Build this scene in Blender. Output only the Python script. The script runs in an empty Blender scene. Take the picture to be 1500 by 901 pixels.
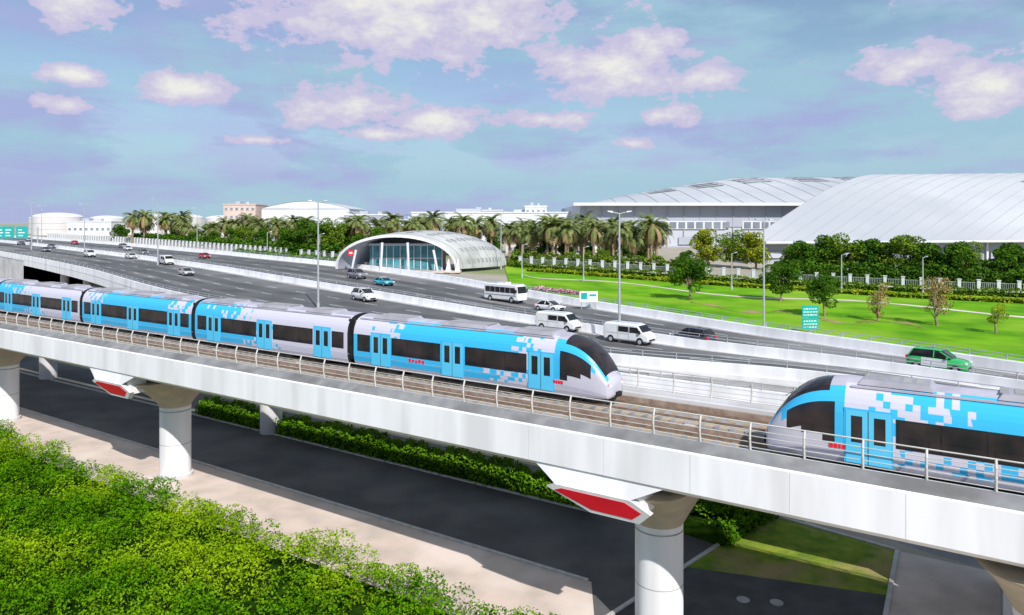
import bpy, math, random
import numpy as np
from mathutils import Vector, Matrix
random.seed(7)
rng = np.random.default_rng(11)
scene = bpy.context.scene
COL = scene.collection
PI = math.pi

# ---------------------------------------------------------------- materials
def nt_new(name):
    m = bpy.data.materials.new(name); m.use_nodes = True
    nt = m.node_tree
    b = nt.nodes["Principled BSDF"]
    return m, nt, b

def mat(name, c1, c2=None, scale=1.0, rough=0.6, metal=0.0, bump=0.0, bscale=None, detail=3, c3=None, s3=0.1, lo=0.35, hi=0.65, spec=None, stretch=None, island=0.0):
    m, nt, b = nt_new(name)
    L = nt.links
    b.inputs["Roughness"].default_value = rough
    b.inputs["Metallic"].default_value = metal
    if spec is not None: b.inputs["Specular IOR Level"].default_value = spec
    b.inputs["Base Color"].default_value = (*c1, 1)
    tc = nt.nodes.new("ShaderNodeTexCoord")
    vec = tc.outputs["Object"]
    if stretch:
        mp = nt.nodes.new("ShaderNodeMapping"); mp.inputs["Scale"].default_value = stretch
        L.new(vec, mp.inputs["Vector"]); vec = mp.outputs["Vector"]
    out = None
    if c2 is not None:
        n = nt.nodes.new("ShaderNodeTexNoise"); n.inputs["Scale"].default_value = scale; n.inputs["Detail"].default_value = detail
        L.new(vec, n.inputs["Vector"])
        mr = nt.nodes.new("ShaderNodeMapRange"); mr.inputs[1].default_value = lo; mr.inputs[2].default_value = hi
        L.new(n.outputs["Fac"], mr.inputs[0])
        fac = mr.outputs[0]
        if island > 0:
            g = nt.nodes.new("ShaderNodeNewGeometry")
            mm = nt.nodes.new("ShaderNodeMath"); mm.operation = 'MULTIPLY_ADD'
            mm.inputs[1].default_value = island; 
            L.new(g.outputs["Random Per Island"], mm.inputs[0])
            m3 = nt.nodes.new("ShaderNodeMath"); m3.operation = 'MULTIPLY'; m3.inputs[1].default_value = 1 - island
            L.new(fac, m3.inputs[0]); L.new(m3.outputs[0], mm.inputs[2]); fac = mm.outputs[0]
        mx = nt.nodes.new("ShaderNodeMix"); mx.data_type = 'RGBA'
        mx.inputs[6].default_value = (*c1, 1); mx.inputs[7].default_value = (*c2, 1)
        L.new(fac, mx.inputs[0]); out = mx.outputs[2]
        if c3 is not None:
            n3 = nt.nodes.new("ShaderNodeTexNoise"); n3.inputs["Scale"].default_value = s3; n3.inputs["Detail"].default_value = 3
            L.new(vec, n3.inputs["Vector"])
            r3 = nt.nodes.new("ShaderNodeMapRange"); r3.inputs[1].default_value = 0.48; r3.inputs[2].default_value = 0.66
            L.new(n3.outputs["Fac"], r3.inputs[0])
            mx3 = nt.nodes.new("ShaderNodeMix"); mx3.data_type = 'RGBA'
            mx3.inputs[7].default_value = (*c3, 1)
            L.new(r3.outputs[0], mx3.inputs[0]); L.new(out, mx3.inputs[6]); out = mx3.outputs[2]
        L.new(out, b.inputs["Base Color"])
    if bump > 0:
        nb = nt.nodes.new("ShaderNodeTexNoise"); nb.inputs["Scale"].default_value = bscale or scale * 4; nb.inputs["Detail"].default_value = 2
        L.new(vec, nb.inputs["Vector"])
        bp = nt.nodes.new("ShaderNodeBump"); bp.inputs["Strength"].default_value = bump; bp.inputs["Distance"].default_value = 0.1
        L.new(nb.outputs["Fac"], bp.inputs["Height"]); L.new(bp.outputs["Normal"], b.inputs["Normal"])
    return m

def leafmat(name, c1, c2, c3=None, scale=0.6, s3=0.12, trans=0.2):
    m = mat(name, c1, c2, scale=scale, rough=0.8, c3=c3, s3=s3, island=0.45, spec=0.08, detail=1)
    nt = m.node_tree; b = nt.nodes["Principled BSDF"]; L = nt.links
    out = nt.nodes["Material Output"]
    src = b.inputs["Base Color"].links[0].from_socket
    df = nt.nodes.new("ShaderNodeBsdfDiffuse"); tr = nt.nodes.new("ShaderNodeBsdfTranslucent")
    L.new(src, tr.inputs["Color"]); L.new(src, df.inputs["Color"])
    ms = nt.nodes.new("ShaderNodeMixShader"); ms.inputs[0].default_value = trans
    L.new(df.outputs[0], ms.inputs[1]); L.new(tr.outputs[0], ms.inputs[2]); L.new(ms.outputs[0], out.inputs["Surface"])
    nt.nodes.remove(b)
    return m

M = {}
M['asphalt'] = mat("asphalt", (0.095,0.093,0.094), (0.135,0.13,0.13), 0.25, 0.9, c3=(0.21,0.20,0.195), s3=0.045)
M['asphalt_dark'] = mat("asphalt_service", (0.080,0.080,0.082), (0.12,0.118,0.116), 0.3, 0.9, bump=0.15, bscale=10, c3=(0.165,0.155,0.15), s3=0.09)
M['asphalt_shade'] = mat("asphalt_in_shade", (0.05,0.05,0.052), (0.08,0.08,0.08), 0.6, 0.9)  # darkened asphalt; shadow under the viaduct is put into the colour
M['paint'] = mat("road_paint", (0.78,0.78,0.76), (0.55,0.55,0.53), 3, 0.7)
M['conc'] = mat("concrete", (0.66,0.65,0.65), (0.55,0.54,0.54), 0.5, 0.8, c3=(0.47,0.46,0.46), s3=0.15)
M['conc_w'] = mat("concrete_painted_white", (0.90,0.89,0.90), (0.82,0.81,0.82), 0.9, 0.7, stretch=(1,1,0.12), c3=(0.72,0.71,0.71), s3=0.6)
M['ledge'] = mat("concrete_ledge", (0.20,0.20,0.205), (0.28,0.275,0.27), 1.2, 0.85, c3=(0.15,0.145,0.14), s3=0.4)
M['conc_d'] = mat("concrete_weathered", (0.30,0.29,0.29), (0.38,0.37,0.37), 1.0, 0.85, bump=0.1, bscale=8, c3=(0.22,0.21,0.21), s3=0.5)
M['conc_tan'] = mat("concrete_soffit", (0.50,0.43,0.31), (0.40,0.35,0.27), 0.8, 0.85)
M['pave'] = mat("pavement", (0.68,0.55,0.47), (0.54,0.45,0.39), 0.5, 0.9, bump=0.2, bscale=8, c3=(0.76,0.64,0.57), s3=0.15)
M['sand'] = mat("sand_ground", (0.42,0.36,0.29), (0.34,0.30,0.23), 0.2, 0.95, bump=0.2, bscale=3, c3=(0.20,0.24,0.09), s3=0.03)
M['kerb'] = mat("kerb", (0.6,0.57,0.53), (0.48,0.46,0.44), 2, 0.8)
M['grass'] = mat("lawn", (0.085,0.25,0.010), (0.17,0.39,0.012), 0.22, 0.95, bump=0.5, bscale=5, c3=(0.25,0.42,0.03), s3=0.06, spec=0.05)
M['grass_dry'] = mat("rough_grass", (0.11,0.20,0.02), (0.26,0.31,0.04), 0.8, 0.95, bump=0.5, bscale=8, c3=(0.38,0.27,0.14), s3=0.25, spec=0.1)
M['under'] = mat("understorey_shade", (0.010,0.028,0.003), (0.025,0.06,0.005), 1, 1.0, spec=0.0)  # near-black green; shade in the gaps between leaves put into the colour
M['leaf_shrub'] = leafmat("shrub_leaves", (0.018,0.085,0.002), (0.15,0.35,0.006), (0.30,0.44,0.010), 0.9, 0.15, 0.15)
M['leaf_hedge'] = leafmat("hedge_leaves", (0.03,0.11,0.005), (0.18,0.36,0.015), None, 0.9)
M['leaf_dk'] = leafmat("tree_leaves_dark", (0.025,0.085,0.010), (0.12,0.24,0.02), None, 0.4)
M['leaf_md'] = leafmat("tree_leaves", (0.06,0.14,0.012), (0.24,0.34,0.03), None, 0.5)
M['leaf_yl'] = leafmat("tree_leaves_yellow", (0.13,0.22,0.015), (0.46,0.46,0.03), None, 0.6)
M['leaf_br'] = leafmat("tree_leaves_dry", (0.32,0.22,0.10), (0.52,0.38,0.17), None, 0.8)
M['palm'] = leafmat("palm_fronds", (0.09,0.14,0.04), (0.32,0.36,0.13), None, 0.6)
M['palm_dry'] = leafmat("palm_fronds_dry", (0.34,0.23,0.11), (0.56,0.41,0.22), None, 0.6)
M['flower'] = leafmat("flowers", (0.6,0.25,0.35), (0.75,0.45,0.5), None, 0.8)
M['bark'] = mat("bark", (0.24,0.16,0.11), (0.34,0.25,0.17), 3, 0.95)
M['rust'] = mat("ballast_brown", (0.24,0.16,0.12), (0.38,0.28,0.22), 1.5, 0.9, bump=0.3, bscale=10)
M['railsteel'] = mat("rail_steel", (0.26,0.17,0.12), (0.36,0.27,0.2), 3, 0.5, metal=0.5)
M['galv'] = mat("galvanised_steel", (0.55,0.56,0.58), (0.45,0.46,0.48), 2, 0.45, metal=0.4)
M['railing'] = mat("railing_paint", (0.62,0.60,0.56), (0.52,0.50,0.46), 2, 0.5)
M['silver'] = mat("train_silver", (0.62,0.60,0.68), (0.56,0.54,0.62), 0.6, 0.32, metal=0.15)
M['roofgrey'] = mat("train_roof_grey", (0.54,0.50,0.57), (0.43,0.40,0.46), 0.8, 0.5, c3=(0.36,0.34,0.39), s3=0.6)
M['roofunit'] = mat("train_roof_unit", (0.38,0.36,0.40), (0.30,0.29,0.32), 1.0, 0.6)
M['cyan'] = mat("train_cyan", (0.045,0.48,0.80), (0.04,0.44,0.75), 0.6, 0.3)
M['door'] = mat("train_door_cyan", (0.11,0.57,0.83), (0.09,0.53,0.78), 0.6, 0.35)
M['glass'] = mat("dark_glass", (0.010,0.011,0.014), (0.04,0.028,0.028), 0.8, 0.06, spec=0.35)
M['black'] = mat("black_rubber", (0.015,0.015,0.017), (0.028,0.028,0.028), 3, 0.7, spec=0.2)
M['red'] = mat("red_panel", (0.82,0.010,0.035), (0.72,0.008,0.03), 1, 0.4)
M['white'] = mat("white_paint", (0.82,0.82,0.82), (0.76,0.76,0.76), 0.7, 0.4)
M['teal'] = mat("sign_teal", (0.01,0.40,0.36), (0.01,0.34,0.32), 1, 0.45)
M['lamp'] = mat("lamp_lens", (0.8,0.8,0.78), None, rough=0.2)
M['shell'] = mat("shell_roof", (0.52,0.52,0.51), (0.45,0.45,0.44), 0.25, 0.5, c3=(0.38,0.38,0.38), s3=0.2)
M['shell_d'] = mat("shell_rib", (0.30,0.30,0.31), (0.35,0.35,0.36), 0.5, 0.5)
M['bglass'] = mat("blue_glass", (0.04,0.16,0.20), (0.10,0.30,0.36), 0.4, 0.1)
M['wall_w'] = mat("wall_white", (0.70,0.71,0.73), (0.62,0.63,0.66), 0.08, 0.7)
M['wall_g'] = mat("wall_grey", (0.42,0.44,0.51), (0.36,0.38,0.45), 0.06, 0.6)
M['wall_g2'] = mat("wall_grey_light", (0.52,0.54,0.60), (0.46,0.48,0.54), 0.06, 0.6)
M['wall_p'] = mat("wall_pink", (0.66,0.52,0.47), (0.58,0.46,0.41), 0.1, 0.8)
M['wall_b'] = mat("wall_beige", (0.60,0.56,0.50), (0.52,0.49,0.44), 0.1, 0.8)
M['farwin'] = mat("far_window", (0.16,0.19,0.23), (0.26,0.29,0.33), 0.1, 0.25)
M['roofpanel'] = mat("metal_roof", (0.58,0.58,0.585), (0.50,0.505,0.52), 0.04, 0.55, c3=(0.44,0.45,0.47), s3=0.015)
M['roofseam'] = mat("roof_seam", (0.38,0.39,0.41), (0.33,0.34,0.36), 0.1, 0.6)
M['tank'] = mat("tank_white", (0.70,0.67,0.66), (0.62,0.59,0.58), 0.1, 0.6)

def carpaint(name, c): 
    m = mat(name, c, tuple(x*0.9 for x in c), 1.0, 0.25)
    m.node_tree.nodes["Principled BSDF"].inputs["Coat Weight"].default_value = 0.5
    return m
CP = dict(white=carpaint("car_white",(0.80,0.80,0.80)), red=carpaint("car_red",(0.60,0.015,0.03)), dark=carpaint("car_dark",(0.05,0.055,0.08)),
          grey=carpaint("car_grey",(0.22,0.22,0.26)), blue=carpaint("car_turquoise",(0.03,0.48,0.62)), silver=carpaint("car_silver",(0.5,0.5,0.52)), green=carpaint("car_green",(0.02,0.42,0.09)))

def train_paint(name, stops, seed=0.0):
    """cyan livery dissolving into silver through square pixels"""
    m, nt, b = nt_new(name); L = nt.links
    b.inputs["Roughness"].default_value = 0.3
    tc = nt.nodes.new("ShaderNodeTexCoord"); sp = nt.nodes.new("ShaderNodeSeparateXYZ"); L.new(tc.outputs["Object"], sp.inputs[0])
    def mth(op, a, v):
        n = nt.nodes.new("ShaderNodeMath"); n.operation = op; L.new(a, n.inputs[0])
        if isinstance(v, (int, float)): n.inputs[1].default_value = v
        else: L.new(v, n.inputs[1])
        return n.outputs[0]
    px = 0.25
    fx = mth('FLOOR', mth('DIVIDE', sp.outputs[0], px), 0); fz = mth('FLOOR', mth('DIVIDE', sp.outputs[2], px), 0)
    cb = nt.nodes.new("ShaderNodeCombineXYZ"); L.new(fx, cb.inputs[0]); L.new(fz, cb.inputs[1]); cb.inputs[2].default_value = seed
    wn = nt.nodes.new("ShaderNodeTexWhiteNoise"); wn.noise_dimensions = '3D'; L.new(cb.outputs[0], wn.inputs["Vector"])
    rp = nt.nodes.new("ShaderNodeValToRGB"); L.new(mth('SUBTRACT', mth('DIVIDE', sp.outputs[0], 20.0), mth('MULTIPLY', sp.outputs[2], 0.012)), rp.inputs[0])
    el = rp.color_ramp.elements
    el[0].position, el[0].color = stops[0][0], (stops[0][1],)*3+(1,)
    el[1].position, el[1].color = stops[-1][0], (stops[-1][1],)*3+(1,)
    for p, v in stops[1:-1]:
        e = el.new(p); e.color = (v, v, v, 1)
    mask = mth('LESS_THAN', wn.outputs["Value"], rp.outputs["Color"])
    mx = nt.nodes.new("ShaderNodeMix"); mx.data_type = 'RGBA'; L.new(mask, mx.inputs[0])
    mx.inputs[6].default_value = (0.60,0.58,0.67,1); mx.inputs[7].default_value = (0.042,0.47,0.79,1)
    L.new(mx.outputs[2], b.inputs["Base Color"])
    return m
LV = dict(
 lead=train_paint("livery_lead", [(0.0,1.0),(0.50,1.01),(0.57,0.6),(0.66,0.25),(0.72,0.0),(1,0.0)], 1),
 lead_u=train_paint("livery_lead_upper", [(0.0,0.0),(0.13,0.05),(0.16,0.6),(0.19,1.01),(0.56,1.01),(0.64,0.5),(0.72,0.0),(1,0.0)], 4),
 lead2=train_paint("livery_lead_b", [(0.0,1.0),(0.36,0.9),(0.48,0.45),(0.66,0.28),(0.72,0.0),(1,0.0)], 6),
 lead2_u=train_paint("livery_lead_b_upper", [(0.0,1.0),(0.50,1.01),(0.58,0.6),(0.68,0.1),(0.72,0.0),(1,0.0)], 7),
 a=train_paint("livery_a", [(0.0,1.01),(0.1,1.01),(0.8,1.01),(1,1.0)], 2),
 a_u=train_paint("livery_a_upper", [(0.0,0.0),(0.12,0.3),(0.18,1.01),(0.64,1.01),(0.72,0.4),(1,0.0)], 8),
 b=train_paint("livery_b", [(0.0,1.01),(0.28,1.01),(0.36,0.6),(0.48,0.2),(0.56,0.0),(1,0.0)], 3),
 b_u=train_paint("livery_b_upper", [(0.0,1.01),(0.22,0.8),(0.30,0.1),(0.36,0.0),(1,0.0)], 9))

# ---------------------------------------------------------------- mesh builder
class B:
    def __init__(s): s.v=[]; s.f=[]; s.m=[]; s.sm=[]; s.mats=[]; s.X=Matrix.Identity(4)
    def mi(s, m):
        if m not in s.mats: s.mats.append(m)
        return s.mats.index(m)
    def add(s, vs, fs, m, smooth=False):
        o=len(s.v); X=s.X
        s.v += [tuple(X @ Vector(p)) for p in vs]
        k=s.mi(m)
        for f in fs: s.f.append([o+i for i in f]); s.m.append(k); s.sm.append(smooth)
    def addnp(s, V, m):
        o=len(s.v); s.v += V.tolist(); k=s.mi(m); n=len(V)//4
        for i in range(n): s.f.append([o+4*i,o+4*i+1,o+4*i+2,o+4*i+3])
        s.m += [k]*n; s.sm += [False]*n
    def box(s,x0,x1,y0,y1,z0,z1,m):
        s.add([(x0,y0,z0),(x1,y0,z0),(x1,y1,z0),(x0,y1,z0),(x0,y0,z1),(x1,y0,z1),(x1,y1,z1),(x0,y1,z1)],
              [(3,2,1,0),(4,5,6,7),(0,1,5,4),(1,2,6,5),(2,3,7,6),(3,0,4,7)],m)
    def cyl(s,p0,p1,r0,r1,m,n=10,caps=True):
        p0=Vector(p0);p1=Vector(p1);a=(p1-p0).normalized()
        t=a.cross(Vector((0,0,1)));
        if t.length<1e-3: t=Vector((1,0,0))
        t.normalize();u=a.cross(t)
        vs=[]
        for p,r in((p0,r0),(p1,r1)):
            for i in range(n):
                c=math.cos(2*PI*i/n);q=math.sin(2*PI*i/n); vs.append(p+t*c*r+u*q*r)
        s.add(vs,[(i,(i+1)%n,n+(i+1)%n,n+i) for i in range(n)],m,True)
        if caps:
            s.add(vs[:n],[list(range(n))[::-1]],m); s.add(vs[n:],[list(range(n))],m)
    def loft(s,rings,m,closed=True,caps=True,smooth=True):
        n=len(rings[0]); vs=[p for r in rings for p in r]; fs=[]
        for k in range(len(rings)-1):
            for i in range(n if closed else n-1):
                j=(i+1)%n; fs.append((k*n+i,k*n+j,(k+1)*n+j,(k+1)*n+i))
        s.add(vs,fs,m,smooth)
        if caps: s.add(rings[0],[list(range(n))[::-1]],m); s.add(rings[-1],[list(range(n))],m)
    def mesh(s,name):
        me=bpy.data.meshes.new(name); me.from_pydata(s.v,[],s.f)
        for m in s.mats: me.materials.append(m)
        me.polygons.foreach_set("material_index",s.m); me.polygons.foreach_set("use_smooth",s.sm); me.update()
        return me
    def obj(s,name,parent=None,loc=None,rotz=0.0):
        return place(s.mesh(name),name,loc or (0,0,0),rotz,1,parent)

def place(me,name,loc,rotz=0.0,scale=1.0,parent=None):
    o=bpy.data.objects.new(name,me); COL.objects.link(o)
    o.location=loc; o.rotation_euler=(0,0,rotz)
    o.scale=(scale,)*3 if isinstance(scale,(int,float)) else scale
    if parent: o.parent=parent
    return o
def empty(name,loc=(0,0,0),rotz=0.0):
    return place(None,name,loc,rotz)

def np_mesh(name,V,mats):
    me=bpy.data.meshes.new(name); n=len(V)//4
    me.vertices.add(len(V)); me.vertices.foreach_set("co",V.astype(np.float32).ravel())
    me.loops.add(4*n); me.loops.foreach_set("vertex_index",np.arange(4*n,dtype=np.int32))
    me.polygons.add(n); me.polygons.foreach_set("loop_start",np.arange(0,4*n,4,dtype=np.int32))
    for m in mats: me.materials.append(m)
    me.update(calc_edges=True); me.validate(); return me

def leaf_quads(C, size, up=0.5):
    n=len(C); nr=rng.normal(size=(n,3)); nr/=np.linalg.norm(nr,axis=1)[:,None]; nr[:,2]=np.abs(nr[:,2])+up; nr/=np.linalg.norm(nr,axis=1)[:,None]
    a=rng.normal(size=(n,3)); t=np.cross(nr,a); t/=np.linalg.norm(t,axis=1)[:,None]; u=np.cross(nr,t)
    sz=(size*rng.uniform(0.6,1.3,n))[:,None]
    V=np.stack([C-t*sz*0.9, C-u*sz*0.5+nr*sz*0.1, C+t*sz*0.9, C+u*sz*0.5+nr*sz*0.1],axis=1)
    return V.reshape(-1,3)
def clump_pts(centres, radii, n, squash=0.75):
    out=[]
    for c,r in zip(centres,radii):
        k=max(8,int(n*(r/np.mean(radii))**2))
        d=rng.normal(size=(k,3)); d/=np.linalg.norm(d,axis=1)[:,None]
        rr=r*rng.uniform(0.55,1.05,k)**0.5
        p=d*rr[:,None]; p[:,2]*=squash; out.append(p+np.array(c))
    return np.concatenate(out)

# ---------------------------------------------------------------- terrain height of the highway level
QZ=[(-400,7.5),(0,7.5),(40,7.6),(70,8.2),(100,9.2),(150,10.4),(200,11.1),(300,12.1),(400,12.5),(6000,12.5)]
def zq(x,y):
    q=-0.7*x+0.7*y
    return float(np.interp(q,[a for a,_ in QZ],[b for _,b in QZ]))
def catmull(P,n=8):
    P=[Vector(p) for p in P]; out=[]
    Q=[P[0]*2-P[1]]+P+[P[-1]*2-P[-2]]
    for i in range(1,len(Q)-2):
        for k in range(n):
            t=k/n; a,b,c,d=Q[i-1],Q[i],Q[i+1],Q[i+2]
            out.append(0.5*((2*b)+(c-a)*t+(2*a-5*b+4*c-d)*t*t+(3*b-a-3*c+d)*t**3))
    out.append(P[-1]); return out
Np=catmull([(75,15),(55,31),(40,45),(24.9,58),(9,66),(-11,79),(-45.7,103),(-90,150),(-142,202),(-306,364),(-620,680)])
Fp=catmull([(90,5),(66,32),(52,50),(38,70),(24,89),(6,113),(-22,150),(-60,187),(-105,231),(-261,380),(-600,710)])
NS=len(Np)
def S(i,s,off=0.05):
    p=Np[i]*(1-s)+Fp[i]*s
    return (p.x,p.y,zq(p.x,p.y)+off)

b=B(); R=6000
b.add([(-R,-R,0),(R,-R,0),(R,R,0),(-R,R,0)],[(0,1,2,3)],M['sand']); b.obj("ground")
dist=[0,4,10,20,35,55,80,110,150,200,280,400,700,1500,5000]
b=B(); rows=[]
ext=[Vector((400,-260))]+[Vector((150,-45))]+list(Np)+[Vector((-3000,3060))]
for p in ext:
    rows.append([(p.x+0.64*d, p.y+0.77*d, zq(p.x+0.64*d,p.y+0.77*d)-0.15) for d in dist])
b.loft(rows[::-1],M['sand'],closed=False,caps=False,smooth=False); b.obj("terrain")

# highway surface
b=B(); ss=[0,.1,.2,.3,.4,.45,.5,.6,.7,.8,.9,1]
b.loft([[S(i,s) for s in ss] for i in range(NS)][::-1],M['asphalt'],closed=False,caps=False,smooth=False)
b.obj("highway")
b=B()
def mark(s,w,dash=None):
    acc=0.0
    for i in range(NS-1):
        a=Vector(S(i,s,0.06)); c=Vector(S(i+1,s,0.06)); d=c-a; L=d.length
        if L<1e-3: continue
        n=Vector((-d.y,d.x,0)).normalized()*w/2; k=0.0
        if dash is None: segs=[(0,L)]
        else:
            segs=[]; t=0
            while t<L:
                ph=(acc+t)%(dash[0]+dash[1]); 
                if ph<dash[0]:
                    e=min(L,t+dash[0]-ph); segs.append((t,e)); t=e+1e-4
                else: t+=dash[0]+dash[1]-ph
        for t0,t1 in segs:
            p=a+d*(t0/L); q=a+d*(t1/L); b.add([p+n,p-n,q-n,q+n],[(0,1,2,3)],M['paint'])
        acc+=L
for s_,w_,d_ in [(.05,.2,None),(.15,.16,(3,6)),(.25,.16,(3,6)),(.35,.16,(3,6)),(.44,.2,None),(.52,.2,None),(.63,.16,(3,6)),(.74,.16,(3,6)),(.85,.16,(3,6)),(.95,.2,None)]:
    mark(s_,w_,d_)
b.obj("lane_markings")
M['tyre']=mat("asphalt_tyre_track",(0.07,0.069,0.07),(0.11,0.107,0.106),0.15,0.85)
b=B()
for s0,s1,i0,i1 in((.07,.13,20,70),(.17,.235,30,62),(.27,.33,18,80),(.55,.61,24,80),(.66,.72,16,60),(.77,.83,30,82)):
    b.loft([[S(i,s0,0.054),S(i,s1,0.054)] for i in range(i0,min(i1,NS))][::-1],M['tyre'],closed=False,caps=False,smooth=False)
b.obj("resurfaced_lane")
def wall_path(b,pts,w,h0,h1,m,taper=0.7):
    rings=[]
    for i,p in enumerate(pts):
        p=Vector(p); d=(Vector(pts[min(i+1,len(pts)-1)])-Vector(pts[max(i-1,0)])); n=Vector((-d.y,d.x,0)).normalized()*w/2
        rings.append([p-n+Vector((0,0,h0)),p+n+Vector((0,0,h0)),p+n*taper+Vector((0,0,h1)),p-n*taper+Vector((0,0,h1))])
    b.loft(rings,m,smooth=False)
def rail_path(b,pts,step,h,m,rails=(0.5,1.0),base=0.9,r=0.035):
    acc=0
    for i in range(len(pts)-1):
        a=Vector(pts[i]);c=Vector(pts[i+1]);L=(c-a).length
        if a.y>230: continue
        for f in rails: b.cyl(a+Vector((0,0,base+h*f)),c+Vector((0,0,base+h*f)),r,r,m,4,False)
        t=(-acc)%step
        while t<L:
            p=a+(c-a)*(t/L); b.cyl(p+Vector((0,0,base-.05)),p+Vector((0,0,base+h)),r*1.3,r*1.3,m,5,False); t+=step
        acc+=L
for s_,w_,h_,rl in [(0.0,.5,1.0,True),(.475,.6,.95,True),(1.0,1.0,1.0,True)]:
    b=B(); P=[S(i,s_,0.0) for i in range(NS)]
    wall_path(b,P,w_,-0.1,h_,M['conc_w'])
    if rl: rail_path(b,P,3.0,.55,M['galv'],base=h_)
    b.obj("concrete_barrier")
b=B()
for s0,s1 in((.448,.50),(.965,1.0),(0.0,.035)):
    b.loft([[S(i,s0,0.057),S(i,s1,0.057)] for i in range(NS)][::-1],M['conc'],closed=False,caps=False,smooth=False)
b.obj("shoulder_paving")
b=B()
br0,br1=46,62
for i in range(NS-1):
    p,q=Np[i],Np[i+1]
    zp,zr=zq(p.x,p.y),zq(q.x,q.y)
    if br0<=i<br1:
        for a,c,z0a,z0c in ((p,q,zp-1.5,zr-1.5),):
            b.add([(a.x,a.y-.3,z0a),(c.x,c.y-.3,z0c),(c.x,c.y-.3,zr),(a.x,a.y-.3,zp)],[(0,1,2,3)],M['conc_w'])
            b.add([(a.x,a.y-.3,z0a),(c.x,c.y-.3,z0c),(c.x+9,c.y+11,z0c),(a.x+9,a.y+11,z0a)],[(0,1,2,3)],M['conc_d'])
            b.add([(a.x+9,a.y+11,0),(c.x+9,c.y+11,0),(c.x+9,c.y+11,z0c),(a.x+9,a.y+11,z0a)],[(0,1,2,3)],M['conc_d'])
        if i%3==0: b.cyl((p.x+3,p.y+3.5,0),(p.x+3,p.y+3.5,zp-1.5),.9,.9,M['conc'],14)
    else:
        b.add([(p.x,p.y-.3,0),(q.x,q.y-.3,0),(q.x,q.y-.3,zr),(p.x,p.y-.3,zp)],[(0,1,2,3)],M['conc'])
        b.add([(p.x,p.y-.45,zp-.35),(q.x,q.y-.45,zr-.35),(q.x,q.y-.45,zr+.1),(p.x,p.y-.45,zp+.1)],[(0,1,2,3)],M['conc_w'])
b.obj("retaining_wall")

# ---------------------------------------------------------------- park
FA=[Vector((128,108)),Vector((91,130)),Vector((62,145)),Vector((32,160)),Vector((1.6,177)),Vector((-2,182))]
FB=[Fp[i] for i in (8,16,24,32,38,42)]
def parkpt(a,t,off):
    n=len(FA)-1; k=min(int(a*n),n-1); f=a*n-k
    p=(FB[k]*(1-f)+FB[k+1]*f)*(1-t)+(FA[k]*(1-f)+FA[k+1]*f)*t
    return (p.x,p.y,zq(p.x,p.y)+off)
b=B()
b.loft([[parkpt(i/40,0.02+0.98*j/16,0.03) for j in range(17)] for i in range(41)][::-1],M['grass'],closed=False,caps=False,smooth=False)
b.obj("lawn")
b=B()
b.loft([[parkpt(i/60,0.60+.05*math.sin(i*.35)+w,0.05) for w in(0,.022)] for i in range(8,55)][::-1],M['pave'],closed=False,caps=False,smooth=False)
b.loft([[parkpt(0.35+i/60*.5,0.30+.04*math.sin(i*.5)+w,0.05) for w in(0,.03+.02*math.sin(i*1.3))] for i in range(0,30)][::-1],M['grass_dry'],closed=False,caps=False,smooth=False)
b.obj("park_path")

# ---------------------------------------------------------------- service road level (viaduct-local frame)
TH=math.atan2(-.5509,.8346); O=Vector((0,41.1,0)); Dv=Vector((.8346,-.5509,0)); Nv=Vector((.5509,.8346,0))
def W(s,d,z=0): return O+Dv*s+Nv*d+Vector((0,0,z))
b=B()
b.add([W(-300,2.9,.008),W(3.5,2.9,.008),(4.2,36.9,.008),(17.7,51.1,.008),W(2,18,.008),W(-300,18,.008)],[(0,1,2,3,4,5)],M['asphalt_dark']); b.obj("service_road")
b=B()
b.add([W(-300,-4.5,.004),W(5.2,-4.5,.004),W(5.4,1.2,.004),W(3.5,3,.004),W(-300,3,.004)],[(0,1,2,3,4)],M['pave'])
b.obj("pavement")
b=B()
x=-70
while x<4: 
    p=W(x,-4.4,.0075);q=W(x,2.7,.0075);dd=Dv*.015; b.add([p-dd,p+dd,q+dd,q-dd],[(0,1,2,3)],M['kerb']); x+=4.5
b.obj("pavement_joints")
b=B(); b.X=Matrix.Translation(O)@Matrix.Rotation(TH,4,'Z')
b.box(-300,3.3,2.75,2.95,0,.12,M['kerb'])
b.box(-300,-.5,11.7,11.9,0,.12,M['kerb'])
b.X=Matrix.Identity(4)
def kerbline(p,q):
    p=Vector(p);q=Vector(q);n=Vector((-(q-p).y,(q-p).x,0)).normalized()*.12
    b.add([p-n,q-n,q+n,p+n]+[x+Vector((0,0,.13)) for x in (p-n,q-n,q+n,p+n)],[(4,5,6,7),(0,1,5,4),(1,2,6,5),(2,3,7,6),(3,0,4,7)],M['kerb'])
for p,q in(((4.2,37,0),(17.8,51.2,0)),((17.8,51.2,0),(24,45.5,0)),((24,45.5,0),(17,34,0)),((4.2,37,0),(9,31,0))): kerbline(p,q)
b.obj("kerb")
b=B(); b.add([(4.3,37,.05),(9,31.2,.05),(17,34.2,.05),(20.6,40,.05),(10.3,43.3,.05)],[(0,1,2,3,4)],M['asphalt_shade']); b.obj("service_yard")  # dark sheet where the viaduct shadow falls; shade painted into the asphalt
b=B(); b.add([(10.3,43.3,.05),(20.6,40,.05),(23.9,45.5,.05),(17.8,51,.05)],[(0,1,2,3)],M['grass_dry']); b.obj("grass_verge")
b=B()
b.add([(17,34,.012),(9,31,.012),(14,20,.012),(60,5,.012),(60,22,.012),(24,45.5,.012),(20,50,.012)],[(0,1,2,3,4,5,6)],M['pave'])
b.obj("concrete_apron")
b=B()
base=[(10,62,0),(19,53.5,.0),(26,45,0),(45,27,0),(70,5,0)]; top=[(12,64,7.3),(24.6,57.4,7.3),(39.7,44.6,7.3),(54.7,30.6,7.3),(74.7,14.6,7.3)]
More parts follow.
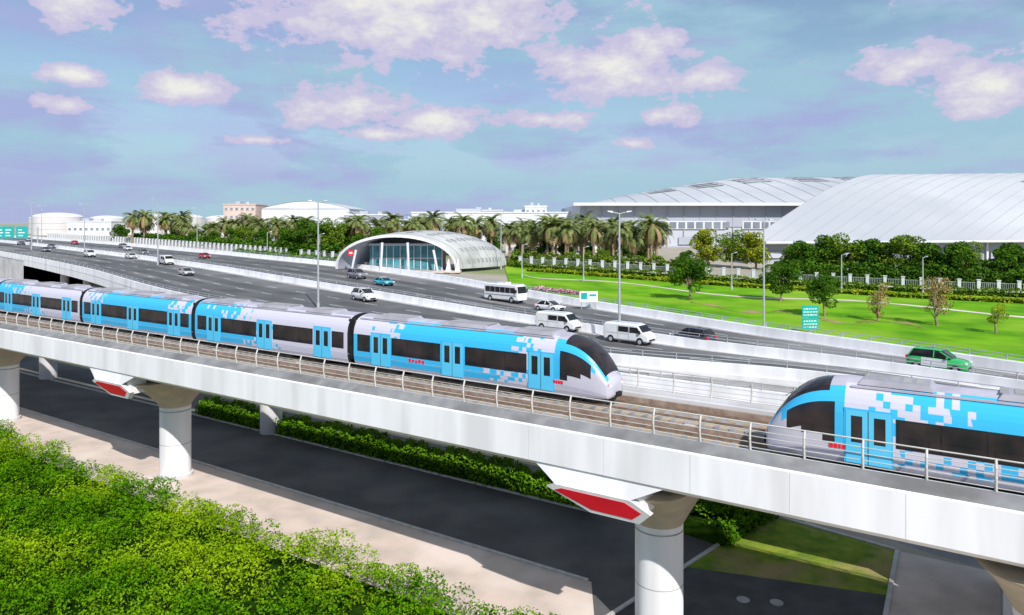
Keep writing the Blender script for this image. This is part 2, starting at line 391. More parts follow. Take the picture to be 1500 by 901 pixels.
b.loft([[Vector(p).lerp(Vector(q),k/6) for k in range(7)] for p,q in zip(base,top)],M['conc_d'],closed=False,caps=False,smooth=False)
for t in(.1,.3,.5,.7,.9):
    for k in range(4):
        p=Vector(base[k]).lerp(Vector(top[k]),t)+Vector((-.02,-.02,.02));q=Vector(base[k+1]).lerp(Vector(top[k+1]),t)+Vector((-.02,-.02,.02)); b.cyl(p,q,.05,.05,M['kerb'],4,False)
b.obj("paved_embankment")
b=B()
for (x,y) in((12.5,39.5),(14.2,39.2)): b.cyl((x,y,.04),(x,y,.09),.35,.35,M['conc_d'],14)
b.obj("manhole_cover")
b=B(); b.box(-31.8,-30,76.5,77.4,.0,.12,M['black']); b.obj("speed_bump")

# ---------------------------------------------------------------- metro viaduct
via=empty("metro_viaduct",O,TH)
b=B(); S0,S1=-300,110
prof=[(-2.2,8.2),(-4.0,8.75),(-4.62,9.1),(-4.62,10.75),(-4.55,10.82)]
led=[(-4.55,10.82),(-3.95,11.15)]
inn=[(-3.95,11.15),(-3.85,11.15),(-3.8,10.4)]
def strip(b,pr,m,s0=S0,s1=S1,both=True):
    for sg in((1,-1) if both else (1,)):
        vs=[(x,sg*d,z) for (d,z) in pr for x in(s0,s1)]
        fs=[(2*i,2*i+1,2*i+3,2*i+2)[::sg] for i in range(len(pr)-1)]
        b.add(vs,fs,m)
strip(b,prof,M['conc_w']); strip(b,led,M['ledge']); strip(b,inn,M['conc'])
b.add([(S0,-2.2,8.2),(S1,-2.2,8.2),(S1,2.2,8.2),(S0,2.2,8.2)],[(3,2,1,0)],M['conc_tan'])
b.add([(S0,-3.8,10.4),(S1,-3.8,10.4),(S1,3.8,10.4),(S0,3.8,10.4)],[(0,1,2,3)],M['conc'])
x=S0
while x<S1:
    for sg in(1,-1): b.box(x-.009,x+.009,min(sg*4.615,sg*4.626),max(sg*4.615,sg*4.626),9.12,10.74,M['conc'])
    x+=4.0
b.obj("girder",via)
b=B()
for tc in(-1.95,1.95):
    b.add([(S0,tc-1.3,10.42),(S1,tc-1.3,10.42),(S1,tc+1.3,10.42),(S0,tc+1.3,10.42)],[(0,1,2,3)],M['rust'])
    for g in(-.72,.72):
        b.box(S0,S1,tc+g-.28,tc+g+.28,10.42,10.5,M['conc_tan']); b.box(S0,S1,tc+g-.035,tc+g+.035,10.5,10.66,M['railsteel'])
    b.box(S0,S1,tc+1.25,tc+1.4,10.5,10.78,M['rust'])
x=-120
while x<60:
    for tc in(-1.95,1.95):
        b.box(x,x+.25,tc-1.15,tc+1.15,10.42,10.53,M['conc_d'])
    x+=.75
for d0 in(-3.75,3.45): b.box(S0,S1,d0,d0+.3,10.4,10.95,M['conc'])
b.obj("tracks",via)
b=B()
for sg in(-1,1):
    x=-160
    while x<70:
        pts=[(x,sg*3.92,11.12),(x,sg*4.0,11.6),(x,sg*3.98,11.95),(x,sg*3.86,12.25)]
        for a,c in zip(pts[:-1],pts[1:]): b.cyl(a,c,.05,.045,M['railing'],6,False)
        x+=2.1
    for z,y in((11.28,3.95),(11.5,3.99),(11.75,4.0),(11.98,3.97),(12.25,3.86)):
        r=.032 if z>12.1 else .018
        b.cyl((-300,sg*y,z),(90,sg*y,z),r,r,M['railing'],5,False)
b.obj("railing",via)
b=B(); b.box(S0,S1,-.2,.2,10.4,10.6,M['conc_d'])
x=-120
while x<60: b.box(x,x+.5,-.42,-.25,10.4,10.75,M['conc']); x+=9.3
b.obj("cable_trough",via)

def pier(s,plates=True):
    e=empty("viaduct_pier",W(s,0),TH)
    b=B(); b.cyl((0,0,-.1),(0,0,6.0),1.18,1.18,M['conc_w'],32); b.cyl((0,0,0),(0,0,.25),1.35,1.35,M['conc'],32)
    b.cyl((0,0,5.35),(0,0,5.42),1.19,1.19,M['conc_d'],32,False); b.cyl((0,0,2.7),(0,0,2.74),1.185,1.185,M['conc_d'],32,False)
    b.obj("column",e)
    b=B(); rings=[]
    for t in np.linspace(0,1,9):
        z=5.7+2.45*t; hx=1.18+1.3*t; hy=1.18+2.9*t**1.5; p=2+1.5*t; r=[]
        for k in range(32):
            a=2*PI*k/32; c,q=math.cos(a),math.sin(a)
            r.append((hx*abs(c)**(2/p)*(1 if c>=0 else -1),hy*abs(q)**(2/p)*(1 if q>=0 else -1),z))
        rings.append(r)
    b.loft(rings,M['conc_tan']); b.obj("flared_cap",e)
    if not plates: return
    b=B(); zc=7.72; sh_=-1.15
    for sg in(-1,1):
        b.box(-1.6,1.0,min(sg*3,sg*4.3),max(sg*3,sg*4.3),7.5,8.75,M['conc_w'])
        def plate(y0,y1,k,kz,m,tilt=.35):
            hexa=[(-2.6*k,.30*kz),(-2.1*k,.50*kz),(1.7*k,.50*kz),(2.6*k,.02*kz),(2.0*k,-.50*kz),(-.4*k,-.50*kz)]
            b.loft([[(sh_+x,sg*(y0+tilt*z),zc+z) for x,z in hexa],[(sh_+x,sg*(y1+tilt*z),zc+z) for x,z in hexa]],m,smooth=False)
        plate(4.2,4.55,1.0,1.1,M['conc_w']); plate(4.5,4.57,.84,.78,M['red'])
        b.add([(sh_-2.1,sg*4.7,zc+.54),(sh_+1.7,sg*4.7,zc+.54),(sh_+3.4,sg*4.5,9.1),(sh_-3.4,sg*4.5,9.1)],[(0,1,2,3)],M['conc_w'])
    b.obj("crosshead_end",e)
for s in(-165,-130,-97,-62.9,-32.6,8.75,62): pier(s)
pier(24.4,False)

rb=empty("road_bridge",O,TH)
b=B(); b.box(-300,90,8.3,16.1,7.2,8.3,M['conc']); b.obj("deck",rb)
b=B(); b.add([(-300,8.6,8.305),(90,8.6,8.305),(90,15.8,8.305),(-300,15.8,8.305)],[(0,1,2,3)],M['conc_d'])
b.obj("carriageway",rb)
b=B()
for d0 in(8.25,15.85):
    b.box(-300,90,d0,d0+.3,8.3,9.15,M['conc_w'])
    x=-60
    while x<60: b.cyl((x,d0+.15,9.1),(x,d0+.15,9.65),.04,.04,M['galv'],5,False); x+=2.4
    b.cyl((-300,d0+.15,9.65),(90,d0+.15,9.65),.035,.035,M['galv'],5,False); b.cyl((-300,d0+.15,9.4),(90,d0+.15,9.4),.025,.025,M['galv'],5,False)
b.obj("parapet",rb)
b=B()
for s in(-170,-125,-81,-36.2):
    b.cyl((s,12.2,0),(s,12.2,6.4),1.05,1.05,M['conc'],24); b.loft([[(s-1,11.2,6.2),(s+1,11.2,6.2),(s+1,13.2,6.2),(s-1,13.2,6.2)],[(s-1.2,9,7.2),(s+1.2,9,7.2),(s+1.2,15.4,7.2),(s-1.2,15.4,7.2)]],M['conc'],smooth=False)
b.box(23,90,8.6,15.8,0,7.2,M['conc']); b.box(22.9,23,8.7,15.7,0,7.1,M['conc_d'])
b.obj("columns_and_abutment",rb)

# ---------------------------------------------------------------- trains
half=[(0,.30),(.6,.30),(1.0,.31),(1.2,.38),(1.30,.6),(1.36,.9),(1.37,1.2),(1.37,1.5),(1.37,1.8),(1.37,2.1),(1.365,2.4),(1.34,2.6),(1.30,2.8),(1.22,3.0),(1.10,3.2),(.92,3.38),(.70,3.48),(.45,3.55),(.2,3.59),(0,3.6)]
ring0=[(y,z) for y,z in half]+[(-y,z) for y,z in half[-2:0:-1]]
def car_mesh(kind,livery,upper,skirt):
    b=B(); L=17.5 if kind=='mid' else 18.6; nl=0 if kind=='mid' else 3.0
    xs=[.15,L-.15] if kind=='mid' else [.15,L-nl]
    n=len(ring0)
    def ring(x,w=1,top=3.6,bot=.30): 
        return [(x,y*w,bot+(z-.30)*(top-bot)/3.3) for y,z in ring0]
    r0,r1=ring(xs[0]),ring(xs[1])
    for i in range(n):
        j=(i+1)%n; zc=(ring0[i][1]+ring0[j][1])/2
        m=M['roofgrey'] if zc>3.5 else (upper if zc>2.3 else (M['silver'] if zc<skirt else livery))
        b.add([r0[i],r0[j],r1[j],r1[i]],[(0,1,2,3)],m,True)
    b.add(r0,[list(range(n))],M['black'])
    if kind=='mid': b.add(r1,[list(range(n))[::-1]],M['black'])
    doors=[2.6,8.75,14.9] if kind=='mid' else [2.6,8.5,14.75]
    for sg in(1,-1):
        def pan(x0,x1,z0,z1,y,m,t=.012):
            b.box(x0,x1,min(sg*(y),sg*(y-t-.03)),max(sg*y,sg*(y-t-.03)),z0,z1,m)
        ends=[.5]+[v for d in doors for v in(d-.95,d+.95)]+[L-.5 if kind=='mid' else L-nl-.1]
        for k in range(0,len(ends)-1,2):
            a,c=ends[k],ends[k+1]
            if c-a>.6:
                pan(a,c,1.30,2.40,1.381,M['black'])
                nn=max(1,round((c-a)/1.35)); wv=(c-a-.1)/nn
                for q in range(nn): pan(a+.08+q*wv,a+.02+(q+1)*wv,1.36,2.34,1.388,M['glass'])
        for d in doors:
            pan(d-.85,d+.85,.5,2.62,1.385,M['cyan'])
            for q in(-1,1):
                x0,x1=(d-.79,d-.015) if q<0 else (d+.015,d+.79)
                pan(x0,x1,.52,2.55,1.397,M['door'])
                pan(x0+.19,x1-.19,1.32,2.34,1.403,M['glass'])
            pan(d-.012,d+.012,.52,2.55,1.4,M['black'])
        pan(.2,L-nl,.98,1.0,1.375,M['roofgrey'])
    for x0,x1 in((1.4,4.4),(7.2,10.6),(12.6,15.2)):
        rr=[(x0,-.85,3.46),(x1,-.85,3.46),(x1,.85,3.46),(x0,.85,3.46)]
        b.loft([rr,[(x0+.15,-.7,3.66),(x1-.15,-.7,3.66),(x1-.15,.7,3.66),(x0+.15,.7,3.66)]],M['roofunit'],smooth=False)
        k=x0+.35
        while k<x1-.35: b.box(k,k+.28,-.5,.5,3.655,3.675,M['conc_d']); k+=.45
    for y in(-.98,.98): b.box(.4,L-nl-.2,y-.03,y+.03,3.36,3.44,M['roofgrey'])
    for xc in(2.6,L-3.6):
        b.box(xc-1.3,xc+1.3,-1.05,1.05,.12,.32,M['black'])
        for xw in(-.9,.9):
            for y in(-.72,.72): b.cyl((xc+xw,y-.06,.36),(xc+xw,y+.06,.36),.38,.38,M['black'],16)
    b.box(5,L-6,-1.1,1.1,.12,.32,M['black'])
    if kind!='mid':
        K=26; rings=[]
        for k in range(K+1):
            t=k/K; top=3.6-.22*t-1.9*t**3.0; w=1-.04*t-.24*t**4.5; rings.append((t,ring(L-nl+nl*t,w,top,.30+.05*t)))
        for (t0,ra),(t1,rb_) in zip(rings[:-1],rings[1:]):
            tm=(t0+t1)/2
            for i in range(n):
                j=(i+1)%n; zc=(ring0[i][1]+ring0[j][1])/2
                if zc>3.1 and .18<tm<.95: m=M['glass']
                elif 1.3<zc<2.75 and .12<tm<.72 and zc>1.15+1.2*(tm-.12): m=M['glass']
                elif zc>3.4 : m=M['roofgrey']
                elif zc>2.3 and (tm<.8 or zc>2.9): m=M['cyan']
                elif tm<.10 and zc>1.1: m=M['cyan']
                else: m=M['silver']
                b.add([ra[i],ra[j],rb_[j],rb_[i]],[(0,1,2,3)],m,True)
        last=rings[-1][1]; c=[(L+.10,y*.86,.7+(z-.7)*.86) for x,y,z in last]; c2=[(L+.17,y*.5,.7+(z-.7)*.5) for x,y,z in last]
        b.loft([last,c,c2],M['silver'],caps=False); b.add(c2,[list(range(n))[::-1]],M['silver'])
        b.box(L+.05,L+.35,-.22,.22,.42,.66,M['black'])
        for sg in(-1,1):
            b.cyl((L+.0,sg*.66,1.02),(L+.14,sg*.64,1.0),.13,.11,M['lamp'],12); b.cyl((L-.02,sg*.86,1.12),(L+.06,sg*.84,1.1),.08,.07,M['red'],12)
        b.cyl((L-1.35,-.5,3.0),(L-.5,.1,2.5),.015,.015,M['black'],5)
        for sg in(-1,1):
            for k,(a,c) in enumerate([(0,.13),(.17,.26),(.3,.42),(.46,.6)]):
                b.box(L-nl-.05+a,L-nl-.05+c,min(sg*1.36,sg*1.385),max(sg*1.36,sg*1.385),.98,1.14,M['red'])
            for k in range(5): b.box(5.0+k*.27,5.19+k*.27,min(sg*1.36,sg*1.385),max(sg*1.36,sg*1.385),1.03+.02*(k%2),1.24-.03*(k%3),M['red'])
    return b.mesh("rail_car_"+kind)
lead=car_mesh('lead',LV['lead'],LV['lead_u'],.5); lead2=car_mesh('lead',LV['lead2'],LV['lead2_u'],.5)
midA=car_mesh('mid',LV['a'],LV['a_u'],.6); midB=car_mesh('mid',LV['b'],LV['b_u'],.75)
def gangway(parent,x):
    b=B(); 
    for k in range(6): b.box(x-.33+.11*k,x-.27+.11*k,-1.15,1.15,.6,3.3,M['black'])
    b.box(x-.3,x+.3,-1.1,1.1,.65,3.25,M['conc_d']); b.obj("gangway_bellows",parent)
t1=empty("metro_train",W(5.5,1.95,10.64),TH)
place(lead,"lead_car",(-18.7,0,0),0,1,t1)
x=-18.9
for k in range(4):
    gangway(t1,x); x-=17.7
    if k<3: place(midB if k%2==0 else midA,"passenger_car",(x+.1,0,0),0,1,t1)
    else:
        place(lead,"lead_car",(x+17.6,0,0),PI,1,t1)
t2=empty("metro_train",W(14.6,-1.95,10.64),TH)
place(lead2,"lead_car",(18.75,0,0),PI,1,t2)
gangway(t2,19.0); place(midA,"passenger_car",(19.3,0,0),0,1,t2); gangway(t2,37.2); place(midB,"passenger_car",(37.5,0,0),0,1,t2)

# ---------------------------------------------------------------- road vehicles
def rrect(x,hw,z0,z1,c=.12,inset=0.0):
    return [(x,-hw+c,z0),(x,hw-c,z0),(x,hw,z0+c),(x,hw-inset*.4,z1-c),(x,hw-inset-c,z1),(x,-hw+inset+c,z1),(x,-hw+inset*.4,z1-c),(x,-hw,z0+c)]
def wheels(b,xs,hw,r):
    for x in xs:
        for sg in(-1,1):
            b.cyl((x,sg*(hw-.22),r),(x,sg*(hw+.02),r),r,r,M['black'],18); b.cyl((x,sg*(hw+.01),r),(x,sg*(hw+.035),r),r*.62,r*.58,M['galv'],12)
            b.cyl((x,sg*(hw-.3),r+.03),(x,sg*(hw+.006),r+.03),r*1.12,r*1.12,M['black'],18)
def lights(b,xf,xr,hw,z):
    for sg in(-1,1):
        b.box(xf-.12,xf+.02,sg*hw*.75-.17,sg*hw*.75+.17,z-.08,z+.08,M['lamp']); b.box(xr-.02,xr+.1,sg*hw*.78-.14,sg*hw*.78+.14,z-.02,z+.22,M['red'])
def sedan(p,suv=False,roof=None,door=None):
    b=B(); h=.32 if suv else 0; hw=.95 if suv else .9; L=2.35 if suv else 2.25
    zb=.95+h
    secs=[(-L,.78*hw,.45,zb-.22),(-L+.12,.95*hw,.3,zb-.05),(-L+.6,hw,.24+h*.4,zb),(-.4,hw,.22+h*.4,zb+.02),(.9,hw,.24+h*.4,zb-.02),(L-.5,.97*hw,.26+h*.3,zb-.13),(L-.1,.88*hw,.32,zb-.25),(L,.74*hw,.42,zb-.36)]
    b.loft([rrect(x,w,z0,z1,.1,.06) for x,w,z0,z1 in secs],p)
    zr=1.42+h*1.3
    if suv: cs=[(-L+.2,zb-.03),(-L+.55,zr-.04),(-.3,zr),(.35,zr-.04),(1.15,zb)]
    else: cs=[(-L+.55,zb-.02),(-1.05,zr-.06),(-.35,zr),(.3,zr-.03),(1.2,zb-.02)]
    def cring(x,z,k=0): 
        t=(z-zb)/(zr-zb); wt=hw-.06-.2*max(t,0); return [(x,-hw+.05,zb-.06),(x,hw-.05,zb-.06),(x,wt,z),(x,wt-.1,z+.03),(x,-wt+.1,z+.03),(x,-wt,z)]
    b.loft([cring(x,z) for x,z in cs],M['glass'])
    top=[(x,z) for x,z in cs[1:4]]
    wt=hw-.24
    b.loft([[(x,-wt,z+.02),(x,wt,z+.02),(x,wt-.08,z+.065),(x,-wt+.08,z+.065)] for x,z in top],roof or p)
    for sg in(-1,1):
        for (xa,za),(xb,zb2) in((cs[0],cs[1]),(cs[3],cs[4])):
            b.cyl((xa,sg*(hw-.07),za),(xb,sg*(wt+.03),zb2),.05,.05,p,6)
        b.cyl((-.15,sg*(hw-.05),zb),(-.15,sg*(wt+.05),zr),.05,.05,p,6)
        if door: b.box(-1.1,.9,sg*hw-.02,sg*hw+.012,.5,zb-.1,door)
        b.box(.85,1.0,sg*(hw+.08)-.09,sg*(hw+.08)+.09,zb-.02,zb+.14,p)
    wheels(b,(-L+.85,L-.85),hw,.36 if suv else .32); lights(b,L-.03,-L,hw,zb-.28)
    b.box(L-.06,L+.01,-.45,.45,.42,.62,M['black']); return b.mesh("car")
def van(p):
    b=B(); hw=.98
    secs=[(-2.65,.92,.35,1.85),(-2.58,.96,.3,2.02),(-2.3,.98,.3,2.1),(1.0,.98,.3,2.12),(1.45,.97,.3,2.02),(2.05,.95,.3,1.35),(2.5,.92,.32,1.15),(2.65,.8,.4,.95)]
    b.loft([rrect(x,w,z0,z1,.16,.1) for x,w,z0,z1 in secs],p,smooth=False)
    b.add([(1.53,-.78,1.97),(1.53,.78,1.97),(2.09,.86,1.37),(2.09,-.86,1.37)],[(0,1,2,3)],M['glass'])
    for sg in(-1,1):
        b.add([(.55,sg*.987,1.22),(1.9,sg*.977,1.22),(1.45,sg*.96,1.8),(.55,sg*.968,1.8)],[(0,1,2,3)],M['glass'])
        b.add([(-.8,sg*.987,1.25),(.4,sg*.987,1.25),(.4,sg*.968,1.8),(-.8,sg*.968,1.8)],[(0,1,2,3)],M['glass'])
        b.box(-2.3,.4,sg*.985-.006,sg*.985+.006,1.05,1.07,M['conc_d']); b.box(-.9,-.88,sg*.985-.006,sg*.985+.006,.5,1.9,M['conc_d'])
        b.box(.46,.48,sg*.985-.006,sg*.985+.006,.5,1.9,M['conc_d']); b.box(1.7,1.85,sg*1.08-.09,sg*1.08+.09,1.2,1.5,M['black'])
    wheels(b,(-1.75,1.75),hw,.36); lights(b,2.6,-2.66,hw,.8); b.box(2.6,2.68,-.6,.6,.45,.62,M['black']); return b.mesh("van")
def minibus(p,stripe=None):
    b=B(); hw=1.08
    secs=[(-3.55,1.0,.4,2.55),(-3.45,1.06,.35,2.7),(2.9,1.08,.35,2.72),(3.3,1.05,.35,2.55),(3.5,1.02,.38,1.5),(3.58,.95,.42,1.2)]
    b.loft([rrect(x,w,z0,z1,.14,.08) for x,w,z0,z1 in secs],p,smooth=False)
    b.add([(3.34,-.9,2.42),(3.34,.9,2.42),(3.53,.95,1.45),(3.53,-.95,1.45)],[(0,1,2,3)],M['glass'])
    b.box(-3.6,-3.56,-.8,.8,1.5,2.3,M['glass'])
    for sg in(-1,1):
        for k in range(6): b.box(-3.2+k*1.05,-2.25+k*1.05,sg*1.075-.012,sg*1.075+.012,1.45,2.25,M['glass'])
        b.box(-3.3,3.2,sg*1.085-.006,sg*1.085+.006,1.0,1.14,stripe or M['conc_d']); b.box(3.2,3.4,sg*1.2-.1,sg*1.2+.1,1.6,2.0,M['black'])
    b.box(-1.2,.6,-.6,.6,2.7,2.92,p)
    wheels(b,(-2.2,2.3),hw,.42); lights(b,3.54,-3.56,hw,.8); return b.mesh("minibus")
MS=dict(sw=sedan(CP['white']),ss=sedan(CP['silver']),sg=sedan(CP['grey']),sr=sedan(CP['red']),taxi=sedan(CP['blue'],False,CP['white']),uw=sedan(CP['white'],True),ud=sedan(CP['dark'],True),ug=sedan(CP['grey'],True),vw=van(CP['white']),bus=minibus(CP['white']),pol=sedan(CP['green'],True,CP['green'],CP['white']))
def veh(k,name,x,y,ang): 
    place(MS[k],name,(x,y,zq(x,y)+.06),math.radians(ang))
A0=-48
for k,nm,x,y,a in [('uw','suv_car',-21.6,107,A0),('bus','minibus',-1,110,A0+4),('sw','sedan_car',5.2,101,A0+4),('vw','delivery_van',5.4,84.5,A0+10),('vw','delivery_van',12.4,77,A0+8),
    ('ud','suv_car',18.8,76,130),('ug','suv_car',-29.5,139,A0),('taxi','taxi_car',-22.5,128,A0),('ss','sedan_car',-62.5,140,A0),('sr','sedan_car',-80,190,A0),('vw','delivery_van',-79,167,A0),
    ('sw','sedan_car',-97,186,A0+3),('uw','suv_car',-111,192,A0+3),('sg','sedan_car',-131,246,A0+3),('sr','sedan_car',-161,269,A0+3),('sg','suv_car',-138,216,A0+3),('sw','sedan_car',-120,228,A0),
    ('sw','sedan_car',-176,262,A0+3),('sg','sedan_car',-104,206,A0),('ss','sedan_car',-205,310,A0),('uw','suv_car',-190,240,A0),('pol','patrol_car',36.9,63.2,-46),('sg','sedan_car',-150,238,A0)]:
    veh(k,nm,x,y,a)

# ---------------------------------------------------------------- street furniture
def lamp_mesh(h,arms=2,al=1.3):
    b=B(); b.cyl((0,0,0),(0,0,.8),.22,.2,M['galv'],10); b.cyl((0,0,.8),(0,0,h),.15,.08,M['galv'],8)
    for k in range(arms):
        sg=1 if k==0 else -1
        b.cyl((0,0,h-.1),(sg*.7*al,0,h+.12),.05,.045,M['galv'],6); b.loft([[(sg*.6*al,-.18,h+.06),(sg*.6*al,.18,h+.06),(sg*.6*al,.14,h+.2),(sg*.6*al,-.14,h+.2)],[(sg*al,-.2,h+.14),(sg*al,.2,h+.14),(sg*al,.1,h+.26),(sg*al,-.1,h+.26)]],M['galv'],smooth=False)
    return b.mesh("street_lamp")
lm=lamp_mesh(14,2); ls=lamp_mesh(7,1)
for x,y,sc in [(-26,98,1.03),(11.4,77.5,.98),(30,87,.93),(-80,165,1.06),(-2.5,166,.92),(-97,225,.95),(-150,228,1.1),(-190,295,1.05),(-205,312,1.1),(-120,205,1.0)]:
    place(lm,"street_lamp",(x,y,zq(x,y)),random.uniform(-.3,.3)+.2,sc)
for x,y in [(2,146),(72,128),(60,133),(-50,190),(14,143),(40,133),(-68,203)]:
    place(ls,"street_lamp",(x,y,zq(x,y)),.5,.95)

e=empty("road_sign",(34.3,84,zq(34.3,84)),math.radians(8))
b=B(); b.cyl((0,.1,0),(0,.1,3.3),.08,.08,M['galv'],8); b.obj("post",e)
b=B(); b.box(-1,1,-.04,.04,1.95,3.3,M['teal']); b.box(-1,1,-.04,.04,.5,1.85,M['teal']); b.obj("panels",e)
b=B()
for z in(2.2,2.55,2.9,.8,1.15,1.5):
    x=-.85
    while x<.7:
        w=random.uniform(.12,.35); b.box(x,min(x+w,.85),-.05,-.042,z-.05,z+.06,M['white']); x+=w+.1
b.obj("lettering",e)
e=empty("direction_sign",(10.8,103,zq(10.8,103)),.1)
b=B(); b.cyl((-1,.1,0),(-1,.1,2.6),.06,.06,M['galv'],8); b.cyl((1,.1,0),(1,.1,2.6),.06,.06,M['galv'],8); b.obj("post",e)
b=B(); b.box(-1.3,1.3,-.03,.03,1.1,2.6,M['white']); b.box(-1.1,-.2,-.04,-.031,1.5,2.4,M['teal']); b.box(.1,1.1,-.04,-.031,1.9,2.2,M['teal']); b.obj("panel",e)
e=empty("gantry_sign",(-174,256,zq(-174,256)),.2)
b=B(); b.cyl((-9,0,0),(-9,0,6.5),.25,.25,M['galv'],8); b.cyl((7,0,0),(7,0,6.5),.25,.25,M['galv'],8); b.box(-9,7,-.2,.2,5.4,5.7,M['galv']); b.obj("frame",e)
b=B(); b.box(-8.5,-.3,-.35,-.25,2.6,6.8,M['teal']); b.box(.3,4,-.35,-.25,2.6,6.8,M['teal'])
for z in(3.4,4.4,5.4):
    for x in(-7.8,-5.5,-3,1): b.box(x,x+random.uniform(1,2),-.37,-.355,z,z+.35,M['white'])
b.obj("panels",e)

def fence(p,q,step=3.0,nm="park_fence"):
    b=B(); p=Vector(p);q=Vector(q);L=(q-p).length;n=int(L/step); ang=math.atan2((q-p).y,(q-p).x)
    for i in range(n+1):
        c=p.lerp(q,i/n); z=zq(c.x,c.y); b.X=Matrix.Translation((c.x,c.y,z))@Matrix.Rotation(ang,4,'Z')
        b.box(-.28,.28,-.28,.28,-.3,2.3,M['wall_w']); b.box(-.36,.36,-.36,.36,2.3,2.42,M['wall_w'])
        if i<n:
            b.box(.28,step-.28,-.1,.1,-.3,.55,M['wall_b'])
            for k in range(8): b.box(.4+k*(step-.7)/8,.46+k*(step-.7)/8,-.03,.03,.55,1.9,M['galv'])
            b.box(.28,step-.28,-.04,.04,1.8,1.88,M['galv'])
    b.obj(nm)
fence((128,110),(2,178)); fence((-38,180),(-56,194)); fence((-62,201),(-230,362)) 

# ---------------------------------------------------------------- vegetation
def hedge(name,pts,w,h,dens,size,m=None,zf=None,var=1.0):
    P=[];under=B()
    for a,c in zip(pts[:-1],pts[1:]):
        a=Vector(a);c=Vector(c);L=(c-a).length;n=int(L*(w+2*h)*dens); d=(c-a).normalized(); nn=Vector((-d.y,d.x))
        t=rng.uniform(0,L,n); r=rng.uniform(0,w+2*h,n)
        off=np.where(r<h,-w/2,np.where(r<h+w,r-h-w/2,w/2)); z=np.where(r<h,r,np.where(r<h+w,h,w+2*h-r))
        bump=var*(.16*np.sin(t*1.3+off)+.12*np.sin(t*4.3+off*3)+.1*np.sin(t*.47+a.x))
        x=a.x+d.x*t+nn.x*off; y=a.y+d.y*t+nn.y*off
        Z=np.array([(zf(xx,yy) if zf else 0) for xx,yy in zip(x,y)])
        P.append(np.stack([x+rng.normal(0,.14,n),y+rng.normal(0,.14,n),Z+z*(1+bump)+rng.normal(0,.08,n)],1))
        za=zf(a.x,a.y) if zf else 0; zc=zf(c.x,c.y) if zf else 0
        k=nn*(w/2-.15)
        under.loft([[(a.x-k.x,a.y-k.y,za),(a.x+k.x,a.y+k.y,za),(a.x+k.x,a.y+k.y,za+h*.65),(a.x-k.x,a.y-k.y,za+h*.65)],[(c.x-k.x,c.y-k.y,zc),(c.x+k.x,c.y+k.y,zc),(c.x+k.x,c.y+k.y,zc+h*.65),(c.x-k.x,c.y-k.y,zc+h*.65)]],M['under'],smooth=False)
    e=empty(name); under.obj("shade_filler",e)  # solid dark core inside the hedge, coloured as shade between leaves
    place(np_mesh("leaves",leaf_quads(np.concatenate(P),size,.4),[m or M['leaf_hedge']]),"leaves",(0,0,0),0,1,e)
def w2(s,d): p=W(s,d); return (p.x,p.y)
hedge("hedge",[w2(-48,12.9),w2(-34,12.9),w2(-.5,12.9)],1.9,1.5,90,.15)
hedge("hedge",[(12.3,47.0),(18.0,52.6)],3.2,1.7,90,.15)
hedge("hedge",[parkpt(i/10,.93,0)[:2] for i in range(0,11)],1.6,1.1,22,.28,M['leaf_md'],zq)
hedge("hedge",[parkpt(i/10,.80,0)[:2] for i in range(2,9)],1.2,.7,22,.26,M['leaf_yl'],zq)
hedge("flower_bed",[(4,127),(8,123),(13,120)],2.2,.4,30,.22,M['flower'],zq)
hedge("hedge",[(-38,172),(-60,193),(-80,212)],2,1.2,12,.35,M['leaf_hedge'],zq)
hedge("hedge",[(-45,188),(-62,204),(-110,252),(-150,292)],4,3.0,8,.5,M['leaf_dk'],zq)
hedge("hedge",[(0,186),(20,177),(40,166)],3,2.6,12,.42,M['leaf_md'],zq)
hedge("hedge",[(56,156),(90,141),(128,121)],4,3.2,14,.42,M['leaf_dk'],zq)

def hf(x,y): return 1.2+.28*math.sin(x*.55+y*.3)+.25*math.sin(y*.8-x*.4)+.25*math.sin(x*1.7+y*1.3)
cs=[];rs=[]
gx=-66.0
while gx<3:
    gy=31.0
    while gy<76:
        x=gx+random.uniform(-.5,.5); y=gy+random.uniform(-.5,.5)
        d=x*.5509+(y-41.1)*.8346
        if d<-3.7+.5*math.sin(x*.9)+.5*math.sin(x*2.3) and abs(x)<.74*y+2 and random.random()>.05:
            edge=min(1,(-3.2-d)/2.5+.45)
            cs.append((x,y,hf(x,y)*edge*random.uniform(.72,1.15))); rs.append(random.choice((.35,.45,.6,.8,1.0)))
        gy+=.92
    gx+=.92
P=clump_pts(cs,rs,130,.9); P=P[P[:,2]>.1]
e=empty("shrub_mass")
place(np_mesh("leaves",leaf_quads(P,.10,.5),[M['leaf_shrub']]),"leaves",(0,0,0),0,1,e)
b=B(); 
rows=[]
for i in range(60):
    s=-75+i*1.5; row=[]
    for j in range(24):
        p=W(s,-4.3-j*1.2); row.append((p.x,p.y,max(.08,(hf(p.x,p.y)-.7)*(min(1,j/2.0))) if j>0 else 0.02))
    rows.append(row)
b.loft(rows,M['under'],closed=False,caps=False); b.obj("shade_filler",e)  # solid dark sheet below the clumps; gap shade painted into it

